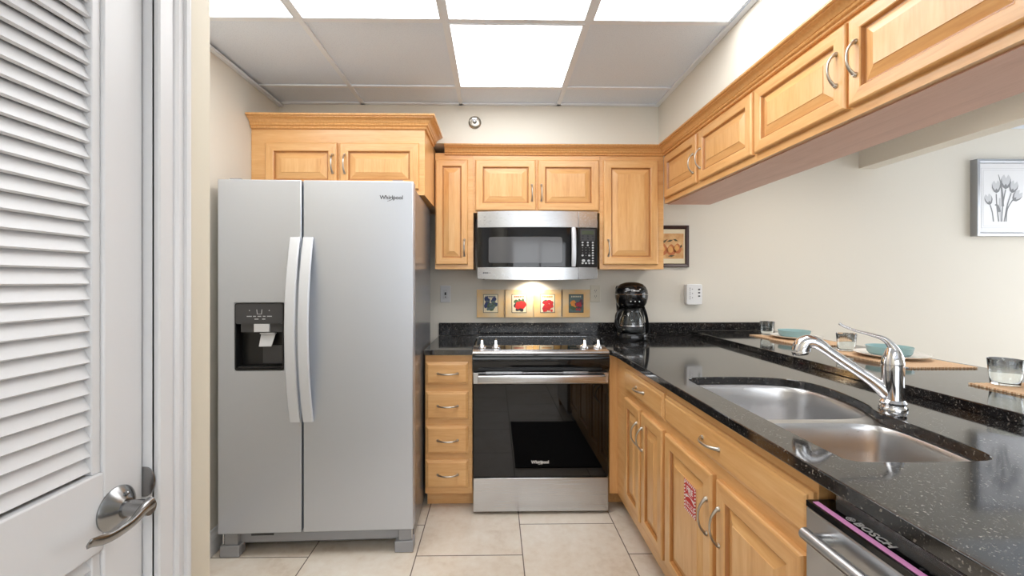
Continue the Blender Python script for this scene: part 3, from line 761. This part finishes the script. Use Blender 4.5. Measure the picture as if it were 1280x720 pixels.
# door window with rounded corners
wp = rrect(.071, .530, .100, .262, .014, 4)
b = B()
def ring_at(pts, off): return [(x, bow(x)+off, z) for x, z in pts]
xs = [.071+k*(.459/14) for k in range(15)]
rs = [[(x, bow(x)-.0012, .100+(.014-math.sqrt(max(0, .014**2-(.014-min(x-.071, .530-x, .014))**2)))), (x, bow(x)-.0012, .262-(.014-math.sqrt(max(0, .014**2-(.014-min(x-.071, .530-x, .014))**2))))] for x in sorted(xs+[.0722, .075, .079, .522, .526, .5288])]
b.rings(rs, False, False, closed=False); b.done('window', 'window_grey', dr, 60)
b = B(); pts = [(.600, bow(.6)-.026+.012*abs(2*k/10-1)**3, .078+.24*k/10) for k in range(11)]
b.tube(pts, [.0125]+[.0145]*9+[.0125], 14, .8, up=(0, -1, .01)); b.box(.592, .608, bow(.6)-.02, bow(.6)-.0005, .085, .105); b.box(.592, .608, bow(.6)-.02, bow(.6)-.0005, .29, .31); b.done('handle', 'handle_grey', dr, 45)
yb = bow(.7)-.004
def cp_rect(b, x0, x1, z0, z1, off=-.0015): b.rings([[(x0, bow(x0)+off, z0), (x1, bow(x1)+off, z0), (x1, bow(x1)+off, z1), (x0, bow(x0)+off, z1)], [(x0, bow(x0)+.001, z0), (x1, bow(x1)+.001, z0), (x1, bow(x1)+.001, z1), (x0, bow(x0)+.001, z1)]])
b = B(); cp_rect(b, .646, .742, .238, .314); b.done('display_bezel', 'charcoal', cp)
b = B(); cp_rect(b, .656, .732, .278, .302, -.0025); b.done('display', 'lcd', cp)
b = B()
for r, z in enumerate((.268, .252)):
    for x in (.660, .694, .727): b.lathe([(.007, 0), (.007, .002)], (x, bow(x)-.001, z), 12, 'y')
b.done('soft_keys', 'black', cp)
b = B()
for r in range(9):
    z = .228-r*.0162
    cols = ((.660, .0065), (.694, .0065), (.727, .0065)) if r in (0, 1) else ((.660, .002), (.682, .002), (.704, .002), (.727, .0065)) if r in (2, 3, 4) else ((.660, .007), (.682, .002), (.704, .007), (.727, .0065)) if r == 5 else ((.727, .0065),) if r == 6 else ((.666, .011), (.700, .009), (.727, .0065)) if r == 7 else ((.660, .007), (.682, .007), (.704, .007), (.727, .007))
    for x, q in cols:
        b.lathe([(q, 0), (q, .0018)], (x, bow(x)-.0002, z), 12, 'y', sy=.8)
b.done('keypad', 'button', cp)
b = B(); 
for x, w2 in ((.04, .004), (.05, .0035), (.058, .003), (.066, .0035), (.078, .0015)): b.box(x-w2, x+w2, bow(x)-.0035, bow(x)-.001, .034, .041)
b.done('brand_mark', 'label_dark', t)
b = B(); b.box(MW/2-.06, MW/2+.02, .10, .15, .0015, .0035); lens = b.done('cooktop_lamp', 'lens', t)
for x in (.04, MW-.055): B().cyl((x, .03, -.004), (x, .03, .004), .006, n=10).done('bumper', 'soft_black', t)
ld = bpy.data.lights.new('cooktop_bulb', 'SPOT'); ld.energy = COOK*10; ld.spot_size = math.radians(150); ld.spot_blend = .6; ld.shadow_soft_size = .03; ld.color = (1, .9, .76)
lo = bpy.data.objects.new('bulb', ld); COL.objects.link(lo); lo.parent = t; lo.location = (MW/2-.0, .27, -.012); lo.rotation_euler = (math.radians(12), 0, 0)

# ------------------------------------------------------------------ coffee maker
t = thing('coffee_maker', 'black drip coffee maker with a glass carafe on the corner of the counter', 'coffee maker', (.893, 2.745, .9145), math.radians(-14))
def oval(rx, ry, z, cx=0, cy=0, n=36, p=2.6):
    out = []
    for k in range(n):
        a = 2*PI*k/n; c_, s_ = math.cos(a), math.sin(a)
        out.append((cx+rx*math.copysign(abs(c_)**(2/p), c_), cy+ry*math.copysign(abs(s_)**(2/p), s_), z))
    return out
b = B(); b.rings([oval(.104, .102, .0), oval(.106, .104, .004), oval(.106, .104, .034), oval(.102, .100, .046), oval(.092, .09, .05)]); b.done('base', 'black_gloss', t, 40)
b = B(); b.rings([oval(.094, .036, .05, 0, .068, p=3.5), oval(.088, .034, .14, 0, .068, p=3.5), oval(.094, .036, .235, 0, .066, p=3.5), oval(.098, .038, .34, 0, .064, p=3.5), oval(.092, .032, .352, 0, .064, p=3.5)]); b.done('water_tank', 'black', t, 40)
b = B(); b.rings([oval(.066, .066, .208, 0, -.012, p=2.1), oval(.082, .082, .216, 0, -.012, p=2.1), oval(.096, .096, .243, 0, -.012, p=2.1), oval(.103, .103, .275, 0, -.012, p=2.1), oval(.1045, .1045, .298, 0, -.012, p=2.1), oval(.101, .101, .322, 0, -.012, p=2.1), oval(.091, .091, .345, 0, -.01, p=2.1), oval(.073, .073, .363, 0, -.008, p=2.1), oval(.045, .045, .374, 0, -.006, p=2.1), oval(.01, .01, .378, 0, -.006, p=2.1)])
hd = b.done('brew_head', 'black_gloss', t, 60)
b = B(); b.rings([oval(.1045, .1045, .2955, 0, -.012, p=2.1), oval(.1065, .1065, .298, 0, -.012, p=2.1), oval(.1045, .1045, .3005, 0, -.012, p=2.1)], False, False); b.done('chrome_band', 'chrome', hd, 60)
text('lettering', 'Cuisinart', .0135, 'label_white', hd, (0.016, -.1125, .323), (math.radians(82), 0, .1), .002)
for x in (-.01, .016, .042): B().lathe([(.004, 0), (.004, .0035)], (x, -.1115+x*x*4, .255), 12, 'y').done('button', 'button', hd)
b = B(); b.lathe([(.05, .0515), (.066, .056), (.077, .08), (.078, .10), (.072, .14), (.06, .175), (.053, .195), (.053, .2), (.0505, .2), (.0505, .194), (.0575, .174), (.0695, .14), (.0755, .10), (.0745, .08), (.064, .0585), (.048, .054)], (0, -.018, 0), 40)
cf = b.done('carafe', 'glass', t, 60)
B().lathe([(.054, .186), (.055, .198), (.05, .206), (.02, .2105), (.001, .211)], (0, -.018, 0), 32).done('carafe_lid', 'black', cf, 40)
B().lathe([(.0795, .094), (.0805, .097), (.0795, .1)], (0, -.018, 0), 40, cap0=False, cap1=False).done('carafe_band', 'chrome', cf, 40)
hp = smooth_path([(-.05, -.05, .2), (-.075, -.075, .195), (-.095, -.09, .17), (-.1, -.093, .13), (-.092, -.085, .09), (-.07, -.07, .08)], 5)
B().tube(hp, .0105, 12, .7).done('carafe_handle', 'black', cf, 50)
for s_ in (-1, 1):
    b = B(); b.tube(smooth_path([(s_*.072, -.045, .215), (s_*.088, -.03, .17), (s_*.1, -.01, .1), (s_*.103, 0, .048)], 5), .011, 10, .6); b.done('side_arm', 'black_gloss', t, 50)

# ------------------------------------------------------------------ bar place settings
BZ = .9448
def placemat(x0, x1, y0, y1, label):
    b = B(); n = 40
    pts = []
    for k in range(n): pts.append((x0+(x1-x0)*k/n, y0+(.0025 if k % 2 else -.0025)))
    for k in range(n): pts.append((x1+(.0025 if k % 2 else -.0025), y0+(y1-y0)*k/n))
    for k in range(n): pts.append((x1-(x1-x0)*k/n, y1+(.0025 if k % 2 else -.0025)))
    for k in range(n): pts.append((x0+(.0025 if k % 2 else -.0025), y1-(y1-y0)*k/n))
    b.prism(pts, BZ+.0005, BZ+.006)
    return tag(b.done('placemat', 'straw'), label, 'placemat', 'straw placemats along the bar')
placemat(1.657, 1.95, 2.25, 2.71, 'far woven straw placemat at the wall end of the bar')
placemat(1.657, 1.945, 1.662, 2.105, 'middle woven straw placemat on the bar, behind the faucet')
placemat(1.612, 1.95, .96, 1.405, 'near woven straw placemat on the bar at the right edge')
def plate_mesh():
    return B().lathe([(.075, 0), (.08, .002), (.092, .004), (.126, .013), (.134, .0165), (.1345, .0185), (.132, .019), (.122, .0155), (.09, .0075), (.05, .006), (.001, .006)], n=56)
pz = BZ+.0065
pl1 = tag(plate_mesh().done('plate', 'china', None, 60, loc=(1.822, 2.52, pz)), 'far white plate under the small teal bowl on the bar', 'plate', 'white plates on the bar')
dup(pl1, 'middle white plate under the teal bowl behind the faucet', (1.806, 1.89, pz))
dup(pl1, 'near white plate just showing at the right edge of the bar', (1.842, 1.262, pz))
def bowl_mesh():
    return B().lathe([(.056, 0), (.058, .002), (.070, .005), (.078, .014), (.083, .038), (.0845, .041), (.083, .042), (.0795, .039), (.074, .016), (.066, .009), (.04, .007), (.001, .007)], n=48)
bl = tag(bowl_mesh().done('bowl', 'teal', None, 60, loc=(1.812, 2.52, pz+.0075)), 'far pale teal bowl on a white plate near the back wall', 'bowl', 'teal bowls on the bar')
dup(bl, 'middle pale teal bowl on a white plate behind the faucet', (1.798, 1.89, pz+.0075))
def glass_mesh():
    return B().lathe([(.03, 0), (.034, .002), (.038, .04), (.0415, .084), (.041, .0855), (.0402, .084), (.0367, .04), (.0335, .010), (.001, .008)], n=40)
gl = tag(glass_mesh().done('tumbler', 'glass', None, 60, loc=(1.755, 2.685, pz)), 'far clear glass tumbler on the bar by the granite backsplash', 'glass', 'clear tumblers on the bar')
dup(gl, 'middle clear glass tumbler on the bar, left of the faucet lever', (1.752, 2.07, pz))
dup(gl, 'near clear glass tumbler on the bar at the right edge', (1.70, 1.375, pz))

# ------------------------------------------------------------------ wall things
def wall_plate(x, z, label, gfci):
    t = thing('outlet', label, 'outlet', (x, 2.9995, z))
    B().box(-.0365, .0365, -.006, 0, -.06, .06).done('plate', 'paint_white' if gfci else 'ivory', t, bevel=.003)
    if gfci:
        B().box(-.0175, .0175, -.009, -.006, -.034, .034).done('insert', 'pale_grey', t, bevel=.001)
        b = B(); b.box(-.006, .006, -.0105, -.009, -.008, .012); b.box(-.003, .003, -.0105, -.009, -.026, -.018); b.done('slots', 'label_dark', t)
    else:
        b = B(); b2 = B()
        for dz in (.02, -.02):
            b.lathe([(.0165, 0), (.0165, .003)], (0, -.006, dz), 24, 'y')
            for dx in (-.0065, .005): b2.box(dx, dx+.0022, -.0098, -.009, dz-.002, dz+.008)
            b2.box(-.002, .002, -.0098, -.009, dz-.01, dz-.006)
        b.done('receptacle', 'ivory', t); b2.done('slots', 'label_dark', t)
wall_plate(-.354, 1.207, 'white wall outlet between the refrigerator and the printed tiles', True)
wall_plate(.716, 1.209, 'ivory wall outlet between the printed tiles and the coffee maker', False)
t = thing('surge_protector', 'white plug-in surge protector on the wall right of the coffee maker', 'outlet', (1.413, 2.9995, 1.204))
b = B(); b.wallpoly(rrect(-.056, .056, -.073, .073, .012), -.042, 0); b.done('housing', 'white_plastic', t, 40, bevel=.003)
B().box(-.042, -.008, -.0435, -.042, -.035, .055).done('outlet_strip', 'white_plastic', t, bevel=.0006)
b = B()
for z in (.04, .01, -.02):
    b.box(-.034, -.031, -.0445, -.0434, z, z+.008); b.box(-.034, -.031, -.0445, -.0434, z-.013, z-.006); b.box(-.018, -.013, -.0445, -.0434, z-.005, z)
b.done('slots', 'label_dark', t)
b = B()
for z in (.035, .012, -.012): b.box(.026, .04, -.0430, -.0421, z-.005, z+.005)
b.done('usb_ports', 'label_dark', t)

# printed tiles
def packet_tile(x, label, art, dz, th):
    t = thing('decorative_tile', label, 'tile', (x, 2.9995, 1.139+dz), 0, 'printed fruit tiles above the range')
    B().box(-.099, .099, -th, 0, -.099, .099).done('tile', 'amber_tile', t, bevel=.002)
    b = B(); b.box(-.053, .053, -th-.0008, -th, -.066, .066)
    pr_ = b.done('print_border', 'label_dark', t)
    B().box(-.0495, .0495, -th-.0014, -th-.0008, -.0625, .0625).done('print_ground', art['ground'], t)
    rnd = random.Random(art['seed']); b = B(); yy = -th-.0015
    def blob(cx, cz, r, mi, k):
        b.mi = mi; n = 14; b.f([b.v((cx+r*math.cos(2*PI*i/n)*rnd.uniform(.75, 1.1), yy-.00003*k, cz+r*math.sin(2*PI*i/n)*rnd.uniform(.75, 1.1))) for i in range(n)])
    k = 0
    for mi, n, r, x0, x1, z0, z1 in art['blobs']:
        for _ in range(int(n*1.7)): k += 1; blob(rnd.uniform(x0, x1), rnd.uniform(z0, z1), r*rnd.uniform(.8, 1.35), mi, k)
    b.mi = len(art['mats'])-1
    for i in range(7):
        x0 = -.036+i*.0105; b.f([b.v(p) for p in ((x0, yy-.004*.4, .044), (x0+.006, yy-.0016, .044), (x0+.0075, yy-.0016, .054), (x0+.001, yy-.0016, .055))])
    b.done('print_art', art['mats'], t)
M['navy'] = mat('navy_print', (44, 56, 104), .5); M['leaf'] = mat('green_print', (70, 92, 62), .5); M['plum'] = mat('plum_print', (92, 50, 70), .5)
M['cream'] = mat('cream_print', (232, 220, 190), .5); M['slate'] = mat('slate_print', (88, 108, 108), .5); M['orange'] = mat('orange_print', (214, 138, 52), .5); M['crimson'] = mat('crimson_print', (176, 40, 56), .5)
packet_tile(-.0325, 'amber tile printed with blue flowers, leftmost of the row over the range', dict(seed=1, ground='cream', mats=['navy', 'leaf', 'slate', 'navy'], blobs=[(0, 14, .013, -.034, .036, -.02, .034), (1, 8, .01, -.035, .035, -.042, .0), (2, 8, .008, -.035, .03, -.04, .02)]), 0, .012)
packet_tile(.170, 'amber tile printed with red tomatoes, second from the left over the range', dict(seed=2, ground='cream', mats=['red', 'leaf', 'label_dark', 'red'], blobs=[(1, 6, .01, -.03, .03, .0, .03), (2, 8, .012, -.038, .02, -.05, -.0), (0, 9, .016, -.012, .035, -.03, .0)]), 0, .018)
packet_tile(.372, 'amber tile printed with a bunch of crimson berries, third from the left over the range', dict(seed=3, ground='cream', mats=['crimson', 'leaf', 'red', 'orange'], blobs=[(1, 5, .01, -.034, -.01, -.01, .02), (0, 18, .010, -.028, .036, -.05, .015), (2, 14, .008, -.028, .036, -.05, .012)]), 0, .018)
packet_tile(.577, 'amber tile printed with orange and plum fruit, rightmost of the row over the range', dict(seed=4, ground='slate', mats=['orange', 'leaf', 'crimson', 'plum', 'cream'], blobs=[(1, 10, .012, -.034, .03, -.04, -.01), (0, 6, .013, -.034, -.005, -.02, .012), (3, 8, .012, .0, .035, -.03, .02), (2, 6, .011, .0, .03, -.045, .0)]), 0, .012)

# pear picture
t = thing('framed_picture', 'dark-framed small picture of pears half hidden behind the corner cabinet', 'picture', (1.23, 2.9995, 1.547))
hw, hh = .155, .149
b = B(); b.rect_rings(2*hw, 2*hh, [(0, 0), (0, -.02), (.004, -.023), (.02, -.018), (.026, -.012)], -hw, -hh, cap1=False); b.done('frame', 'dark_wood', t)
B().box(-hw+.026, hw-.026, -.011, -.009, -hh+.026, hh-.026).done('mat_board', 'cream', t)
b = B(); b.box(-hw+.04, hw-.036, -.0118, -.011, -.088, .092); b.done('print', 'pear_ground', t)
b = B()
rnd = random.Random(5)
def pear(cx, cz, r, mi):
    b.mi = mi; pts = []
    for k in range(20):
        a = 2*PI*k/20; rr = r*(1+.0*math.cos(a)); z = math.sin(a)*r*1.2; x = math.cos(a)*r*(1-.45*max(0, math.sin(a)))
        pts.append(b.v((cx+x, -.0122-.0002*mi, cz+z)))
    b.f(pts)
for cx, cz, r in ((-.03, -.02, .036), (.03, -.025, .034), (.075, -.015, .03)): pear(cx, cz, r, 0); pear(cx-.006, cz+.004, r*.6, 1)
b.mi = 2
for cx, cz, l, s_ in ((.02, .04, .05, .3), (.06, .045, .04, -.4), (-.02, .035, .06, .6), (.1, .0, .03, 1.2), (.03, -.068, .05, .1)):
    dx, dz = l/2*math.cos(s_), l/2*math.sin(s_); b.f([b.v(p) for p in ((cx-dx, -.0127, cz-dz), (cx+.008*math.sin(s_), -.0127, cz-.008*math.cos(s_)), (cx+dx, -.0127, cz+dz), (cx-.008*math.sin(s_), -.0127, cz+.008*math.cos(s_)))])
M['pear_deep'] = mat('russet_pear', (196, 116, 66), .5); M['pear_light'] = mat('golden_pear', (222, 164, 92), .5); M['olive'] = mat('olive_leaf_print', (96, 84, 58), .5)
b.done('pear_drawing', ['pear_deep', 'pear_light', 'olive'], t)

# tulip picture
t = thing('framed_picture', 'silver-framed grey tulip picture on the dining wall at right', 'picture', (3.685, 2.9995, 1.898))
hw, hh = .235, .276
b = B(); b.rect_rings(2*hw, 2*hh, [(0, 0), (0, -.045), (.003, -.047), (.018, -.047), (.022, -.044), (.028, -.024)], -hw, -hh, cap1=False); b.done('frame', 'silver_frame', t)
B().box(-hw+.022, hw-.022, -.022, -.018, -hh+.022, hh-.022).done('mat_board', 'mat_board', t)
b = B()
def line_box(x0, x1, z0, z1, w2=.0012):
    b.box(x0, x1, -.0226, -.022, z0-w2, z0+w2); b.box(x0, x1, -.0226, -.022, z1-w2, z1+w2); b.box(x0-w2, x0+w2, -.0226, -.022, z0, z1); b.box(x1-w2, x1+w2, -.0226, -.022, z0, z1)
line_box(-.18, .18, -.215, .215); line_box(-.165, .165, -.2, .2); b.done('print_rules', 'ink_pale', t)
b = B()
def strip(pts, w0, w1, mi, y):
    b.mi = mi; P = smooth_path([(x, 0, z) for x, z in pts], 5); n = len(P); top = []; bot = []
    for i, p in enumerate(P):
        q = P[min(i+1, n-1)]-P[max(i-1, 0)]; q.normalize(); nn = Vector((-q.z, 0, q.x)); w_ = w0+(w1-w0)*i/(n-1)
        top.append((p+nn*w_)); bot.append((p-nn*w_))
    vt = [b.v((p.x, y, p.z)) for p in top]; vb = [b.v((p.x, y, p.z)) for p in bot]
    for i in range(n-1): b.f([vt[i], vt[i+1], vb[i+1], vb[i]])
def tulip(cx, cz, ang, s_):
    def T(x, z): c_, q_ = math.cos(ang), math.sin(ang); return (cx+(x*c_-z*q_)*s_, cz+(x*q_+z*c_)*s_)
    for mi, y, pet in ((1, -.0228, [(-.02, -.03), (-.034, 0), (-.03, .035), (-.014, .055), (.0, .03), (.014, .055), (.03, .035), (.034, 0), (.02, -.03), (0, -.042)]),
                       (0, -.0231, [(-.02, -.03), (-.034, 0), (-.032, .032), (-.024, .0), (-.01, -.02), (0, -.005), (.01, -.02), (.024, .0), (.032, .032), (.034, 0), (.02, -.03), (0, -.042)])):
        b.mi = mi; b.f([b.v((T(x, z)[0], y, T(x, z)[1])) for x, z in pet])
fl = [(-.125, -.015, .25, .85, [(-.115, -.05), (-.10, -.10), (-.09, -.17)]), (-.07, .075, .05, .95, [(-.07, .03), (-.065, -.06), (-.052, -.17)]), (.0, .11, -.05, 1.1, [(-.002, .06), (-.02, -.04), (-.032, -.17)]), (.055, .075, -.3, .95, [(.04, .035), (.012, -.05), (-.012, -.17)]), (.08, .01, -.7, .95, [(.052, -.012), (.012, -.08), (.002, -.17)])]
for cx, cz, a, s_, st in fl:
    strip(st, .004, .0045, 0, -.0229); tulip(cx, cz, a, s_)
strip([(-.055, .17), (-.038, .11), (-.026, .03), (-.022, -.06)], .002, .010, 0, -.02285); strip([(-.08, -.05), (-.06, -.055), (-.045, -.10)], .004, .010, 0, -.02285); strip([(-.045, .0), (-.042, -.08), (-.03, -.17)], .006, .01, 1, -.0227)
b.done('tulip_drawing', ['ink_grey', 'ink_pale'], t)

# sprinkler on the soffit
t = thing('fire_sprinkler', 'round chrome sprinkler fitting on the wall above the microwave cabinets', 'sprinkler', (-.1276, 2.6345, 2.291))
B().lathe([(.040, 0), (.040, .003), (.034, .008), (.030, .006), (.026, .004), (.024, .010), (.018, .011)], (0, 0, 0), 36, 'y').done('escutcheon', 'nickel', t, 30)
b = B(); b.lathe([(.011, .011), (.010, .03), (.007, .034)], (0, 0, 0), 20, 'y'); b.box(-.014, .014, -.04, -.037, .004, .016); b.box(-.012, -.009, -.037, -.012, -.003, .006); b.box(.009, .012, -.037, -.012, -.003, .006); b.done('head', 'dark_nickel', t, 30)

# floor mat in front of the counter, seen mirrored in the oven door
t = thing('floor_mat', 'dark woven floor mat on the tiles, mirrored in the oven door', 'mat', (.14, .80, 0))
B().box(.03, .57, .03, .92, .001, .009).done('pile', 'dark_rug', t)
b = B(); b.box(0, .6, 0, .03, .001, .0095); b.box(0, .6, .92, .95, .001, .0095); b.box(0, .03, .03, .92, .001, .0095); b.box(.57, .6, .03, .92, .001, .0095); b.done('border', 'rug_edge', t)
